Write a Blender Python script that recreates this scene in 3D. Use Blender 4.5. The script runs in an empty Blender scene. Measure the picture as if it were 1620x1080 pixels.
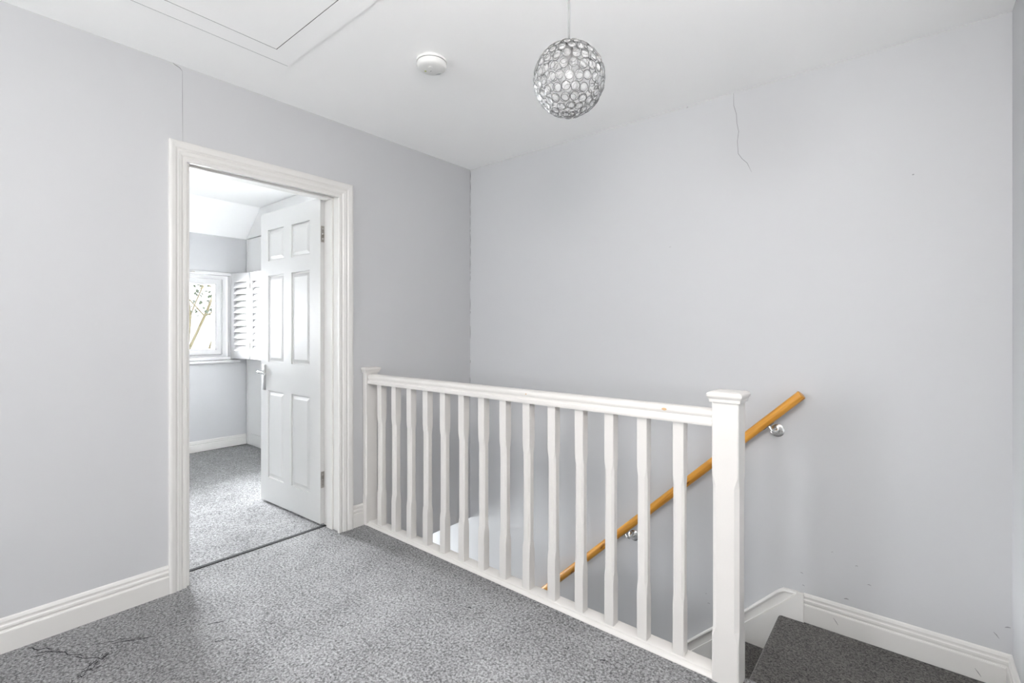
import bpy, bmesh, math, random
from mathutils import Vector, Matrix

scene = bpy.context.scene
COL = scene.collection
PI = math.pi

# ------------------------------------------------------------------ camera
cam_data = bpy.data.cameras.new('camera')
cam_data.sensor_width = 36.0
cam_data.lens = 17.0
cam_data.shift_y = -19.5 / 1620.0
cam_data.clip_start = 0.02
cam = bpy.data.objects.new('camera', cam_data)
COL.objects.link(cam)
cam.location = (0.0, 0.0, 1.18)
cam.rotation_euler = (PI / 2, 0.0, math.radians(39.55))
scene.camera = cam

# ------------------------------------------------------------------ sky, daylight, exposure
world = bpy.data.worlds.new('overcast_sky')
scene.world = world
world.use_nodes = True
wn = world.node_tree.nodes
bg = wn['Background']
bg.inputs['Color'].default_value = (0.95, 0.965, 1.0, 1.0)
bg.inputs['Strength'].default_value = 0.85

scene.view_settings.view_transform = 'Standard'
scene.view_settings.look = 'None'
scene.view_settings.gamma = 1.0
scene.view_settings.use_curve_mapping = False
scene.view_settings.exposure = 2.18
scene.cycles.max_bounces = 14
scene.cycles.diffuse_bounces = 8
scene.cycles.transparent_max_bounces = 24
scene.cycles.caustics_reflective = False
scene.cycles.caustics_refractive = False
scene.cycles.sample_clamp_indirect = 6.0


def portal(name, loc, rot, sx, sy):
    """sky portal set in a window opening: guides daylight sampling, gives no light of its own"""
    d = bpy.data.lights.new(name, 'AREA')
    d.shape = 'RECTANGLE'
    d.size = sx
    d.size_y = sy
    d.cycles.is_portal = True
    o = bpy.data.objects.new(name, d)
    COL.objects.link(o)
    o.location = loc
    o.rotation_euler = rot
    return o


# main dimensions (metres); camera stands at x = 0, y = 0
XW = -2.565      # wall with the bedroom door
YW = 2.61        # wall of the stairwell
XR = 0.294       # wall beside the stair head
YR = -2.40       # wall behind the camera
ZC = 2.38        # ceiling
FX = -5.30       # bedroom window wall
WY = 2.10        # wardrobe front in the bedroom
YB = -0.95       # far side wall of the bedroom
BX = -2.70       # bedroom face of the door wall
ZL = -2.458      # hall floor downstairs
ZS = -0.178      # first step down
RISE, GO = 0.19, 0.20
DAY_BED, DAY_HALL = 1100.0, 150.0
DAY_LAND = 50.0
FILL_GLOW = 8.9  # glow of the added globe that fills the landing with light

portal('window_portal_bedroom', (FX - 0.07, 1.10, 1.305), (0, -PI / 2, 0), 0.82, 1.68)
portal('window_portal_landing', (-1.70, YR - 0.05, 1.50), (PI / 2, 0, 0), 1.20, 1.20)




def daylight(name, loc, rot, sx, sy, watts, col=(0.965, 0.972, 1.0)):
    d = bpy.data.lights.new(name, 'AREA')
    d.shape = 'RECTANGLE'
    d.size = sx
    d.size_y = sy
    d.energy = watts
    d.color = col
    o = bpy.data.objects.new(name, d)
    COL.objects.link(o)
    o.location = loc
    o.rotation_euler = rot
    return o


# added light panels standing in for daylight outside the bedroom, landing and hall windows
daylight('daylight_bedroom', (-6.4, 1.24, 2.78), (0, -PI / 2 + math.radians(12), 0), 4.0, 1.15, DAY_BED)
daylight('fill_daylight_landing', (-1.70, YR - 0.45, 1.6), (PI / 2, 0, 0), 1.8, 1.8, DAY_LAND)
daylight('fill_daylight_hall', (-5.3, 2.20, -1.3), (0, -PI / 2, 0), 2.2, 1.6, DAY_HALL)


# ------------------------------------------------------------------ materials
def new_mat(name):
    m = bpy.data.materials.new(name)
    m.use_nodes = True
    nt = m.node_tree
    return m, nt, nt.nodes['Principled BSDF'], nt.nodes, nt.links


def paint(name, col, rough=0.55, var=0.03, scale=3.0, bump=0.0, bscale=220.0, spec=0.4):
    m, nt, p, n, l = new_mat(name)
    tc = n.new('ShaderNodeTexCoord')
    nz = n.new('ShaderNodeTexNoise')
    nz.inputs['Scale'].default_value = scale
    nz.inputs['Detail'].default_value = 4
    mp = n.new('ShaderNodeMapRange')
    mp.inputs['To Min'].default_value = 1.0 - var
    mp.inputs['To Max'].default_value = 1.0 + var
    mx = n.new('ShaderNodeMix')
    mx.data_type = 'RGBA'
    mx.blend_type = 'MULTIPLY'
    mx.inputs['Factor'].default_value = 1.0
    l.new(tc.outputs['Object'], nz.inputs['Vector'])
    l.new(nz.outputs['Fac'], mp.inputs['Value'])
    mx.inputs['A'].default_value = (*col, 1)
    l.new(mp.outputs['Result'], mx.inputs['B'])
    l.new(mx.outputs['Result'], p.inputs['Base Color'])
    p.inputs['Roughness'].default_value = rough
    p.inputs['Specular IOR Level'].default_value = spec
    if bump > 0:
        b = n.new('ShaderNodeBump')
        n2 = n.new('ShaderNodeTexNoise')
        n2.inputs['Scale'].default_value = bscale
        n2.inputs['Detail'].default_value = 3
        l.new(tc.outputs['Object'], n2.inputs['Vector'])
        l.new(n2.outputs['Fac'], b.inputs['Height'])
        b.inputs['Strength'].default_value = bump
        b.inputs['Distance'].default_value = 0.002
        l.new(b.outputs['Normal'], p.inputs['Normal'])
    return m


def carpet(name, dark, light, scale, bump, warp=0.0):
    m, nt, p, n, l = new_mat(name)
    tc = n.new('ShaderNodeTexCoord')
    n1 = n.new('ShaderNodeTexNoise')
    n1.inputs['Scale'].default_value = scale
    n1.inputs['Detail'].default_value = 5
    n1.inputs['Roughness'].default_value = 0.75
    n2 = n.new('ShaderNodeTexVoronoi')
    n2.inputs['Scale'].default_value = scale * 1.3
    n3 = n.new('ShaderNodeTexNoise')
    n3.inputs['Scale'].default_value = 5.0
    n3.inputs['Detail'].default_value = 4
    for x in (n1, n2, n3):
        l.new(tc.outputs['Object'], x.inputs['Vector'])
    ad = n.new('ShaderNodeMath')
    ad.operation = 'MULTIPLY_ADD'
    l.new(n2.outputs['Distance'], ad.inputs[0])
    ad.inputs[1].default_value = -0.22
    l.new(n1.outputs['Fac'], ad.inputs[2])
    ad2 = n.new('ShaderNodeMath')
    ad2.operation = 'MULTIPLY_ADD'
    l.new(n3.outputs['Fac'], ad2.inputs[0])
    ad2.inputs[1].default_value = 0.14
    l.new(ad.outputs[0], ad2.inputs[2])
    cr = n.new('ShaderNodeValToRGB')
    cr.color_ramp.elements[0].position = 0.32
    cr.color_ramp.elements[0].color = (*dark, 1)
    cr.color_ramp.elements[1].position = 0.66
    cr.color_ramp.elements[1].color = (*light, 1)
    l.new(ad2.outputs[0], cr.inputs['Fac'])
    l.new(cr.outputs['Color'], p.inputs['Base Color'])
    p.inputs['Roughness'].default_value = 1.0
    p.inputs['Specular IOR Level'].default_value = 0.05
    p.inputs['Sheen Weight'].default_value = 0.15
    b = n.new('ShaderNodeBump')
    b.inputs['Strength'].default_value = bump
    b.inputs['Distance'].default_value = 0.008
    l.new(ad.outputs[0], b.inputs['Height'])
    l.new(b.outputs['Normal'], p.inputs['Normal'])
    return m


def metal(name, col, rough):
    m, nt, p, n, l = new_mat(name)
    p.inputs['Base Color'].default_value = (*col, 1)
    p.inputs['Metallic'].default_value = 1.0
    p.inputs['Roughness'].default_value = rough
    tc = n.new('ShaderNodeTexCoord')
    nz = n.new('ShaderNodeTexNoise')
    nz.inputs['Scale'].default_value = 60
    mp = n.new('ShaderNodeMapRange')
    mp.inputs['To Min'].default_value = rough * 0.8
    mp.inputs['To Max'].default_value = rough * 1.2
    l.new(tc.outputs['Object'], nz.inputs['Vector'])
    l.new(nz.outputs['Fac'], mp.inputs['Value'])
    l.new(mp.outputs['Result'], p.inputs['Roughness'])
    return m


def wood(name):
    m, nt, p, n, l = new_mat(name)
    tc = n.new('ShaderNodeTexCoord')
    mpg = n.new('ShaderNodeMapping')
    mpg.inputs['Scale'].default_value = (3.0, 40.0, 40.0)
    nz = n.new('ShaderNodeTexNoise')
    nz.inputs['Scale'].default_value = 1.6
    nz.inputs['Detail'].default_value = 6
    nz.inputs['Distortion'].default_value = 0.6
    cr = n.new('ShaderNodeValToRGB')
    cr.color_ramp.elements[0].position = 0.30
    cr.color_ramp.elements[0].color = (0.46, 0.185, 0.022, 1)
    cr.color_ramp.elements[1].position = 0.62
    cr.color_ramp.elements[1].color = (0.68, 0.325, 0.045, 1)
    vo = n.new('ShaderNodeTexNoise')
    vo.inputs['Scale'].default_value = 0.9
    mp2 = n.new('ShaderNodeMapping')
    mp2.inputs['Scale'].default_value = (9.0, 26.0, 26.0)
    cr2 = n.new('ShaderNodeValToRGB')
    cr2.color_ramp.elements[0].position = 0.31
    cr2.color_ramp.elements[0].color = (0.22, 0.08, 0.02, 1)
    cr2.color_ramp.elements[1].position = 0.38
    cr2.color_ramp.elements[1].color = (1, 1, 1, 1)
    mx = n.new('ShaderNodeMix')
    mx.data_type = 'RGBA'
    mx.blend_type = 'MULTIPLY'
    mx.inputs['Factor'].default_value = 1.0
    l.new(tc.outputs['Object'], mpg.inputs['Vector'])
    l.new(mpg.outputs['Vector'], nz.inputs['Vector'])
    l.new(nz.outputs['Fac'], cr.inputs['Fac'])
    l.new(tc.outputs['Object'], mp2.inputs['Vector'])
    l.new(mp2.outputs['Vector'], vo.inputs['Vector'])
    l.new(vo.outputs['Fac'], cr2.inputs['Fac'])
    l.new(cr.outputs['Color'], mx.inputs['A'])
    l.new(cr2.outputs['Color'], mx.inputs['B'])
    l.new(mx.outputs['Result'], p.inputs['Base Color'])
    p.inputs['Roughness'].default_value = 0.35
    return m


def clear(name, tint, gloss, white=0.0, ior=1.5):
    """thin clear glass or acrylic: transparent with a fresnel reflection and a touch of haze"""
    m = bpy.data.materials.new(name)
    m.use_nodes = True
    nt = m.node_tree
    n, l = nt.nodes, nt.links
    n.remove(n['Principled BSDF'])
    out = n['Material Output']
    tr = n.new('ShaderNodeBsdfTransparent')
    tr.inputs['Color'].default_value = (*tint, 1)
    gl = n.new('ShaderNodeBsdfGlossy')
    gl.inputs['Roughness'].default_value = gloss
    fr = n.new('ShaderNodeFresnel')
    fr.inputs['IOR'].default_value = ior
    mx = n.new('ShaderNodeMixShader')
    l.new(fr.outputs[0], mx.inputs[0])
    l.new(tr.outputs[0], mx.inputs[1])
    l.new(gl.outputs[0], mx.inputs[2])
    last = mx
    if white > 0:
        df = n.new('ShaderNodeBsdfTranslucent')
        d2 = n.new('ShaderNodeBsdfDiffuse')
        ms = n.new('ShaderNodeMixShader')
        ms.inputs[0].default_value = 0.5
        l.new(df.outputs[0], ms.inputs[1])
        l.new(d2.outputs[0], ms.inputs[2])
        df.inputs['Color'].default_value = (0.95, 0.95, 0.95, 1)
        d2.inputs['Color'].default_value = (0.95, 0.95, 0.95, 1)
        m2 = n.new('ShaderNodeMixShader')
        m2.inputs[0].default_value = white
        l.new(mx.outputs[0], m2.inputs[1])
        l.new(ms.outputs[0], m2.inputs[2])
        last = m2
    l.new(last.outputs[0], out.inputs['Surface'])
    return m


WALL = paint('wall_paint_pale_blue_grey', (0.530, 0.535, 0.546), 0.6, 0.012, 1.4, 0.06, 160)
CEIL = paint('ceiling_paint_white', (0.95, 0.95, 0.945), 0.7, 0.008, 1.2, 0.04, 120)
TRIM = paint('trim_gloss_white', (0.665, 0.655, 0.635), 0.32, 0.02, 6.0, 0.03, 60)
SPIN = paint('balustrade_paint_white', (0.63, 0.613, 0.59), 0.36, 0.035, 9.0, 0.05, 70)
DOORM = paint('door_paint_white', (0.63, 0.63, 0.62), 0.34, 0.01, 4.0, 0.04, 90)
UPVC = paint('upvc_white', (0.60, 0.60, 0.60), 0.25, 0.005)
WARD = paint('wardrobe_white', (0.80, 0.80, 0.79), 0.4, 0.01)
CARPET = carpet('carpet_grey', (0.075, 0.075, 0.077), (0.46, 0.46, 0.465), 105, 0.9)
STAIRC = carpet('carpet_stair_shaded', (0.030, 0.028, 0.027), (0.235, 0.225, 0.21), 130, 0.8)  # landing carpet darkened: the stairwell's shade is put into its colour
CHROME = metal('chrome', (0.70, 0.70, 0.69), 0.24)
STEEL = metal('satin_steel', (0.40, 0.38, 0.35), 0.36)
SATIN = metal('satin_chrome', (0.55, 0.55, 0.55), 0.5)
WIRE = metal('wire_chrome', (0.20, 0.20, 0.20), 0.35)
PINE = wood('varnished_pine')
GLASS = clear('window_glass', (0.97, 0.98, 0.98), 0.02)
CRYSTAL = clear('acrylic_crystal', (0.97, 0.97, 0.97), 0.22, 0.12, 1.28)
PLASTIC = paint('plastic_white', (0.73, 0.73, 0.715), 0.4, 0.005)
CORDM = paint('cord_grey', (0.26, 0.26, 0.26), 0.5, 0.01)
DARK = paint('crack_shadow_grey', (0.16, 0.16, 0.165), 0.9, 0.1, 80)
SCUFF = paint('scuff_grey', (0.26, 0.26, 0.27), 0.9, 0.2, 90)
FIBRE = paint('dark_carpet_fibre', (0.035, 0.035, 0.038), 1.0, 0.3, 120)
KNOT = paint('knot_tan', (0.55, 0.36, 0.20), 0.5, 0.1, 60)
LEDY = paint('indicator_green', (0.42, 0.46, 0.18), 0.4, 0.02)
PRINT = paint('print_grey', (0.36, 0.36, 0.38), 0.6, 0.02)
BARK = paint('bark_tan', (0.10, 0.08, 0.04), 0.9, 0.3, 14, 0.5, 40)
TWIG = paint('twig_yellow', (0.20, 0.16, 0.05), 0.9, 0.3, 20)
IVY = paint('ivy_green', (0.035, 0.05, 0.03), 0.6, 0.3, 30)
LAWN = paint('lawn_green', (0.30, 0.36, 0.20), 1.0, 0.25, 6)
GOLDLEAF = paint('shrub_yellow', (0.30, 0.25, 0.015), 0.8, 0.3, 30)


# ------------------------------------------------------------------ mesh helpers
def add_box(bm, x0, x1, y0, y1, z0, z1):
    v = [bm.verts.new(c) for c in ((x0, y0, z0), (x1, y0, z0), (x1, y1, z0), (x0, y1, z0),
                                   (x0, y0, z1), (x1, y0, z1), (x1, y1, z1), (x0, y1, z1))]
    for f in ((0, 3, 2, 1), (4, 5, 6, 7), (0, 1, 5, 4), (1, 2, 6, 5), (2, 3, 7, 6), (3, 0, 4, 7)):
        bm.faces.new([v[i] for i in f])
    return v


def box_bm(x0, x1, y0, y1, z0, z1, bevel=0.0, seg=2):
    bm = bmesh.new()
    add_box(bm, x0, x1, y0, y1, z0, z1)
    if bevel > 0:
        bmesh.ops.bevel(bm, geom=list(bm.edges), offset=bevel, segments=seg, profile=0.5, affect='EDGES')
    return bm


def boxes_bm(lst):
    bm = bmesh.new()
    for b in lst:
        add_box(bm, *b)
    return bm


def loft(bm, rings, close_ends=True, cyclic=True):
    """rings: lists of points of equal length, joined in sequence"""
    vr = [[bm.verts.new(p) for p in r] for r in rings]
    n = len(vr[0])
    for a, b in zip(vr[:-1], vr[1:]):
        for i in range(n if cyclic else n - 1):
            j = (i + 1) % n
            bm.faces.new((a[i], a[j], b[j], b[i]))
    if close_ends:
        bm.faces.new(list(reversed(vr[0])))
        bm.faces.new(vr[-1])
    return vr


def tube(bm, pts, r, seg=10, close=True):
    pts = [Vector(p) for p in pts]
    rs = r if isinstance(r, (list, tuple)) else [r] * len(pts)
    rings = []
    up = None
    for i, p in enumerate(pts):
        if i == 0:
            d = pts[1] - p
        elif i == len(pts) - 1:
            d = p - pts[i - 1]
        else:
            d = (pts[i + 1] - p).normalized() + (p - pts[i - 1]).normalized()
        d.normalize()
        if up is None:
            a = Vector((0, 0, 1)) if abs(d.z) < 0.9 else Vector((1, 0, 0))
            up = (a - d * a.dot(d)).normalized()
        else:
            up = (up - d * up.dot(d)).normalized()
        s = d.cross(up)
        rings.append([p + (up * math.cos(2 * PI * k / seg) + s * math.sin(2 * PI * k / seg)) * rs[i] for k in range(seg)])
    loft(bm, rings, close)


def lathe(bm, prof, seg=24, axis='Z', origin=(0, 0, 0)):
    ox, oy, oz = origin
    rings = []
    for r, h in prof:
        ring = []
        for k in range(seg):
            a = 2 * PI * k / seg
            c, s = max(r, 1e-5) * math.cos(a), max(r, 1e-5) * math.sin(a)
            if axis == 'Z':
                ring.append((ox + c, oy + s, oz + h))
            elif axis == 'Y':
                ring.append((ox + c, oy + h, oz + s))
            else:
                ring.append((ox + h, oy + c, oz + s))
        rings.append(ring)
    loft(bm, rings)


def obj(name, bm, m, parent=None, smooth=False, loc=None):
    bmesh.ops.remove_doubles(bm, verts=bm.verts, dist=1e-6)
    bmesh.ops.recalc_face_normals(bm, faces=bm.faces)
    me = bpy.data.meshes.new(name)
    bm.to_mesh(me)
    bm.free()
    me.materials.append(m)
    if smooth:
        for p in me.polygons:
            p.use_smooth = True
        if smooth == 'auto':
            me.set_sharp_from_angle(angle=math.radians(40))
    o = bpy.data.objects.new(name, me)
    COL.objects.link(o)
    if parent:
        o.parent = parent
    if loc:
        o.location = loc
    return o


def share(name, src, parent, loc=None, mat=None):
    o = bpy.data.objects.new(name, src.data)
    COL.objects.link(o)
    o.parent = parent
    if loc is not None:
        o.location = loc
    if mat is not None:
        o.matrix_local = mat
    return o


def tag(o, label, cat, group=None, kind=None):
    o['label'] = label
    o['category'] = cat
    if group:
        o['group'] = group
    if kind:
        o['kind'] = kind
    return o


def empty(name, loc=(0, 0, 0), rz=0.0):
    o = bpy.data.objects.new(name, None)
    o.empty_display_size = 0.1
    COL.objects.link(o)
    o.location = loc
    o.rotation_euler = (0, 0, rz)
    return o


def struct(name, bm, m, label, cat, parent=None, smooth=False):
    o = obj(name, bm, m, parent, smooth)
    if parent is None:
        tag(o, label, cat, kind='structure')
    return o


def prism_bm(poly, a0, a1, axis):
    """extrude polygon: axis 'X': poly=(y,z); axis 'Y': poly=(x,z); axis 'Z': poly=(x,y)"""
    bm = bmesh.new()
    def P(p, a):
        return {'X': (a, p[0], p[1]), 'Y': (p[0], a, p[1]), 'Z': (p[0], p[1], a)}[axis]
    loft(bm, [[P(p, a0) for p in poly], [P(p, a1) for p in poly]])
    return bm


# ------------------------------------------------------------------ room shell
# door opening in the door wall
DY0, DY1, DZT = 0.745, 1.545, 1.975
wall_left = struct('wall_left', boxes_bm([
    (BX, XW, YR, DY0, -0.24, ZC), (BX, XW, DY1, YW, -0.24, ZC), (BX, XW, DY0, DY1, DZT, ZC)]),
    WALL, 'pale blue grey wall with the white door frame in it', 'wall')
wall_back = struct('wall_back', prism_bm([(-4.8, ZL), (XR + 0.1, ZL), (XR + 0.1, ZC), (BX, ZC), (BX, -0.24), (-4.8, -0.24)], YW, YW + 0.1, 'Y'),
                   WALL, 'pale grey stairwell wall carrying the wooden handrail', 'wall')
wall_right = struct('wall_right', box_bm(XR, XR + 0.1, YR - 0.1, YW, ZL, ZC), WALL,
                    'pale grey wall at the head of the stairs', 'wall')
# wall behind the camera with a wide window added to light the landing
WX0, WX1, WZ0, WZ1 = -2.30, -1.10, 0.90, 2.10
wall_rear = struct('wall_rear', boxes_bm([
    (BX, WX0, YR - 0.1, YR, -0.24, ZC), (WX1, XR + 0.1, YR - 0.1, YR, -0.24, ZC),
    (WX0, WX1, YR - 0.1, YR, -0.24, WZ0), (WX0, WX1, YR - 0.1, YR, WZ1, ZC)]),
    WALL, 'pale grey landing wall with an added wide window', 'wall')
ceiling = struct('ceiling', box_bm(BX, XR + 0.1, YR - 0.1, YW + 0.1, ZC, ZC + 0.1), CEIL,
                 'smooth white landing ceiling', 'ceiling')
floor = struct('floor', boxes_bm([(XW, XR, YR, 1.70, -0.24, 0.0), (-0.433, XR, 1.70, 1.765, -0.0199, 0.0),
                                  (-2.706, XW, 0.760, 1.530, -0.24, 0.0)]), CARPET,
               'grey twist pile carpet on the landing', 'floor')
wall_stair = struct('wall_stair', boxes_bm([(-4.8, XR, 1.70, 1.765, ZL, -0.02)]), WALL,
                    'pale wall under the landing edge beside the stairs', 'wall')
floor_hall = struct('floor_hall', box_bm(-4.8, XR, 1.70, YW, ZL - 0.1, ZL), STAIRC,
                    'shade-darkened carpet in the hall downstairs', 'floor')
HZ0, HZ1 = -2.35, -0.45
wall_hall = struct('wall_hall', boxes_bm([(-4.8, -4.7, 1.765, 1.84, ZL, -0.24), (-4.8, -4.7, 2.56, YW, ZL, -0.24),
                                          (-4.8, -4.7, 1.84, 2.56, ZL, HZ0), (-4.8, -4.7, 1.84, 2.56, HZ1, -0.24)]),
                   WALL, 'pale hall wall around the added glazed panel', 'wall')

# bedroom
floor_bedroom = struct('floor_bedroom', box_bm(FX - 0.1, -2.7065, YB - 0.1, YW, -0.24, -0.004), CARPET,
                       'light grey carpet in the bedroom', 'floor')
WBY0, WBY1, WBZ0, WBZ1 = 0.25, 1.975, 0.875, 1.745
wall_bedroom = struct('wall_bedroom', boxes_bm([
    (FX - 0.14, FX, YB - 0.1, WBY0, -0.24, ZC), (FX - 0.14, FX, WBY1, YW, -0.24, ZC),
    (FX - 0.14, FX, WBY0, WBY1, -0.24, WBZ0), (FX - 0.14, FX, WBY0, WBY1, WBZ1, ZC)]),
    WALL, 'pale blue bedroom wall around the shuttered window', 'wall')
wall_bedroom_side = struct('wall_bedroom_side', box_bm(FX - 0.14, BX, YB - 0.1, YB, -0.24, ZC), WALL,
                           'pale blue side wall of the bedroom', 'wall')
wall_bedroom_end = struct('wall_bedroom_end', box_bm(FX - 0.14, BX, YW, YW + 0.1, -0.24, ZC), WALL,
                          'bedroom wall behind the wardrobe', 'wall')
ceiling_bedroom = struct('ceiling_bedroom', prism_bm([(BX, ZC), (BX, ZC + 0.1), (FX - 0.14, ZC + 0.1), (FX - 0.14, 2.10), (FX, 2.105), (-4.955, ZC)],
                                                     YB, YW, 'Y'),
                         CEIL, 'white bedroom ceiling with a sloping edge over the window', 'ceiling')
ground = struct('ground', box_bm(-40, 25, -40, 40, ZL - 0.4, ZL - 0.25), LAWN, 'lawn outside the house', 'ground')

# ------------------------------------------------------------------ baseboards
def skirt_profile(h, t):
    return [(0, 0), (t, 0), (t, h * 0.60), (t - 0.002, h * 0.635), (t - 0.0065, h * 0.64), (t - 0.007, h * 0.67),
            (t - 0.0045, h * 0.72), (t - 0.005, h * 0.78), (t - 0.0095, h * 0.81), (t - 0.010, h * 0.84),
            (t - 0.009, h * 0.90), (t - 0.012, h * 0.97), (t - 0.015, h), (0, h)]


def skirt(name, axis, wall_pos, sgn, a0, a1, z0, h, label, t=0.018, m0=0.0, m1=0.0):
    """axis: direction of run; sgn: into the room; m0/m1: mitre at the ends (1 = inside corner)"""
    bm = bmesh.new()
    r0, r1 = [], []
    for v, u in skirt_profile(h, t):
        p = wall_pos + sgn * v
        if axis == 'Y':
            r0.append((p, a0 + m0 * v, z0 + u))
            r1.append((p, a1 - m1 * v, z0 + u))
        else:
            r0.append((a0 + m0 * v, p, z0 + u))
            r1.append((a1 - m1 * v, p, z0 + u))
    loft(bm, [r0, r1])
    return struct(name, bm, TRIM, label, 'baseboard')


skirt('baseboard_left', 'Y', XW, 1, YR, 0.690, 0.0, 0.124, 'white moulded baseboard running up to the door frame')
skirt('baseboard_left_2', 'Y', XW, 1, 1.609, 1.684, 0.0, 0.128, 'short piece of white baseboard between door frame and wall newel')
skirt('baseboard_back', 'X', YW, -1, -0.386, XR, ZS, 0.128, 'scuffed white moulded baseboard above the top stair', m1=1)
skirt('baseboard_right', 'Y', XR, -1, 1.765, YW, ZS, 0.128, 'white baseboard on the wall at the stair head', m1=1)
skirt('baseboard_right_2', 'Y', XR, -1, YR, 1.70, 0.0, 0.124, 'white baseboard along the landing beside the stair head')
skirt('baseboard_rear', 'X', YR, 1, XW, XR, 0.0, 0.124, 'white baseboard under the added landing window')
skirt('baseboard_bedroom', 'Y', FX, 1, YB, WY, 0.0, 0.104, 'white moulded baseboard under the bedroom window')

# ------------------------------------------------------------------ door frame: casing, lining, stop
trim = empty('trim_1', (XW, 1.14, 0))
tag(trim, 'white moulded door frame around the open bedroom door', 'door frame', kind='structure')
IY0, IY1, IZT = 0.759, 1.518, 1.943


def casing_prof(w):
    # (distance from inner edge, depth proud of the wall)
    k = w / 0.09
    return [(0.0, 0.0), (0.0, 0.012), (0.003 * k, 0.0145), (0.016 * k, 0.0150), (0.019 * k, 0.0125), (0.023 * k, 0.0125),
            (0.030 * k, 0.0165), (0.045 * k, 0.0185), (0.049 * k, 0.0160), (0.053 * k, 0.0160), (0.060 * k, 0.0200),
            (0.078 * k, 0.0215), (0.086 * k, 0.0205), (0.090 * k, 0.018), (0.090 * k, 0.0)]


WL, WH, WRT = 0.070, 0.088, 0.091
pl, ph, pr = casing_prof(WL), casing_prof(WH), casing_prof(WRT)
ox, oy, oz = XW, 1.14, 0
bm = bmesh.new()
loft(bm, [[(v, IY0 - u - oy, 0.0) for u, v in pl], [(v, IY0 - u - oy, IZT + hu) for (u, v), (hu, hv) in zip(pl, ph)]])
obj('casing', bm, TRIM, trim)
bm = bmesh.new()
loft(bm, [[(v, IY1 + u - oy, 0.0) for u, v in pr], [(v, IY1 + u - oy, IZT + hu) for (u, v), (hu, hv) in zip(pr, ph)]])
obj('casing', bm, TRIM, trim)
bm = bmesh.new()
loft(bm, [[(v, IY0 - lu - oy, IZT + u) for (u, v), (lu, lv) in zip(ph, pl)], [(v, IY1 + ru - oy, IZT + u) for (u, v), (ru, rv) in zip(ph, pr)]])
obj('casing', bm, TRIM, trim)
# lining (boards in the thickness of the wall)
LX0, LX1 = BX - 0.035 - XW, 0.0
LY0, LY1, LZT = 0.772 - oy, 1.530 - oy, 1.957
obj('door_lining', box_bm(LX0, LX1, LY0 - 0.027, LY0, 0, LZT + 0.018, 0.0015), TRIM, trim)
obj('door_lining', box_bm(LX0, LX1, LY1, LY1 + 0.015, 0, LZT + 0.018, 0.0015), TRIM, trim)
obj('door_lining', box_bm(LX0, LX1, LY0, LY1, LZT, LZT + 0.018, 0.0015), TRIM, trim)
SX0, SX1 = -2.690 - XW, -2.628 - XW
obj('door_stop', box_bm(SX0, SX1, LY0, LY0 + 0.012, 0, LZT, 0.002), TRIM, trim)
obj('door_stop', box_bm(SX0, SX1, LY1 - 0.012, LY1, 0, LZT, 0.002), TRIM, trim)
obj('door_stop', box_bm(SX0, SX1, LY0 + 0.012, LY1 - 0.012, LZT - 0.012, LZT, 0.002), TRIM, trim)
# threshold: thin dark bar where the two carpets meet
t = tag(obj('trim_2', box_bm(-2.728, -2.7065, 0.772, 1.530, -0.004, 0.0035, 0.001), FIBRE), 'dark carpet joint bar across the bedroom doorway', 'threshold', kind='structure')

# ------------------------------------------------------------------ bedroom door leaf
DW, DT, DZ0, DZ1 = 0.737, 0.035, 0.011, 1.969
door = empty('door_1', (-2.734, 1.505, 0), math.atan2(-0.031, -0.736))
tag(door, 'white six panel door standing open into the bedroom', 'door', kind='structure')
# photographed panel grid, measured from the free edge; local x runs from the hinge
pan_x = [(0.118, 0.333), (0.430, 0.637)]
pan_z = [(0.176, 0.765), (0.957, 1.542), (1.640, 1.850)]
bm = bmesh.new()
xs = [0, 0.118, 0.333, 0.430, 0.637, DW]
zs = [DZ0, 0.176, 0.765, 0.957, 1.542, 1.640, 1.850, DZ1]


def is_panel(i, j):
    return i in (1, 3) and j in (1, 3, 5)


for yy in (0.0, -DT):
    for i in range(5):
        for j in range(7):
            if not is_panel(i, j):
                bm.faces.new([bm.verts.new(c) for c in ((xs[i], yy, zs[j]), (xs[i + 1], yy, zs[j]), (xs[i + 1], yy, zs[j + 1]), (xs[i], yy, zs[j + 1]))])


def band(x0, x1, z0, z1):
    for a, b in (((x0, z0), (x1, z0)), ((x1, z0), (x1, z1)), ((x1, z1), (x0, z1)), ((x0, z1), (x0, z0))):
        bm.faces.new([bm.verts.new(c) for c in ((a[0], 0, a[1]), (b[0], 0, b[1]), (b[0], -DT, b[1]), (a[0], -DT, a[1]))])


band(0, DW, DZ0, DZ1)
for a in pan_x:
    for b in pan_z:
        band(a[0], a[1], b[0], b[1])
bmesh.ops.remove_doubles(bm, verts=bm.verts, dist=1e-5)
obj('door_leaf', bm, DOORM, door)
for a in pan_x:
    for b in pan_z:
        bm = bmesh.new()
        def ring(ins, y):
            return [(a[0] + ins, y, b[0] + ins), (a[1] - ins, y, b[0] + ins), (a[1] - ins, y, b[1] - ins), (a[0] + ins, y, b[1] - ins)]
        loft(bm, [ring(0.030, -0.002), ring(0.010, -0.010), ring(0.0, -0.009), ring(0.0, -DT + 0.009), ring(0.010, -DT + 0.010), ring(0.030, -DT + 0.002)])
        obj('panel', bm, DOORM, door)
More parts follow.
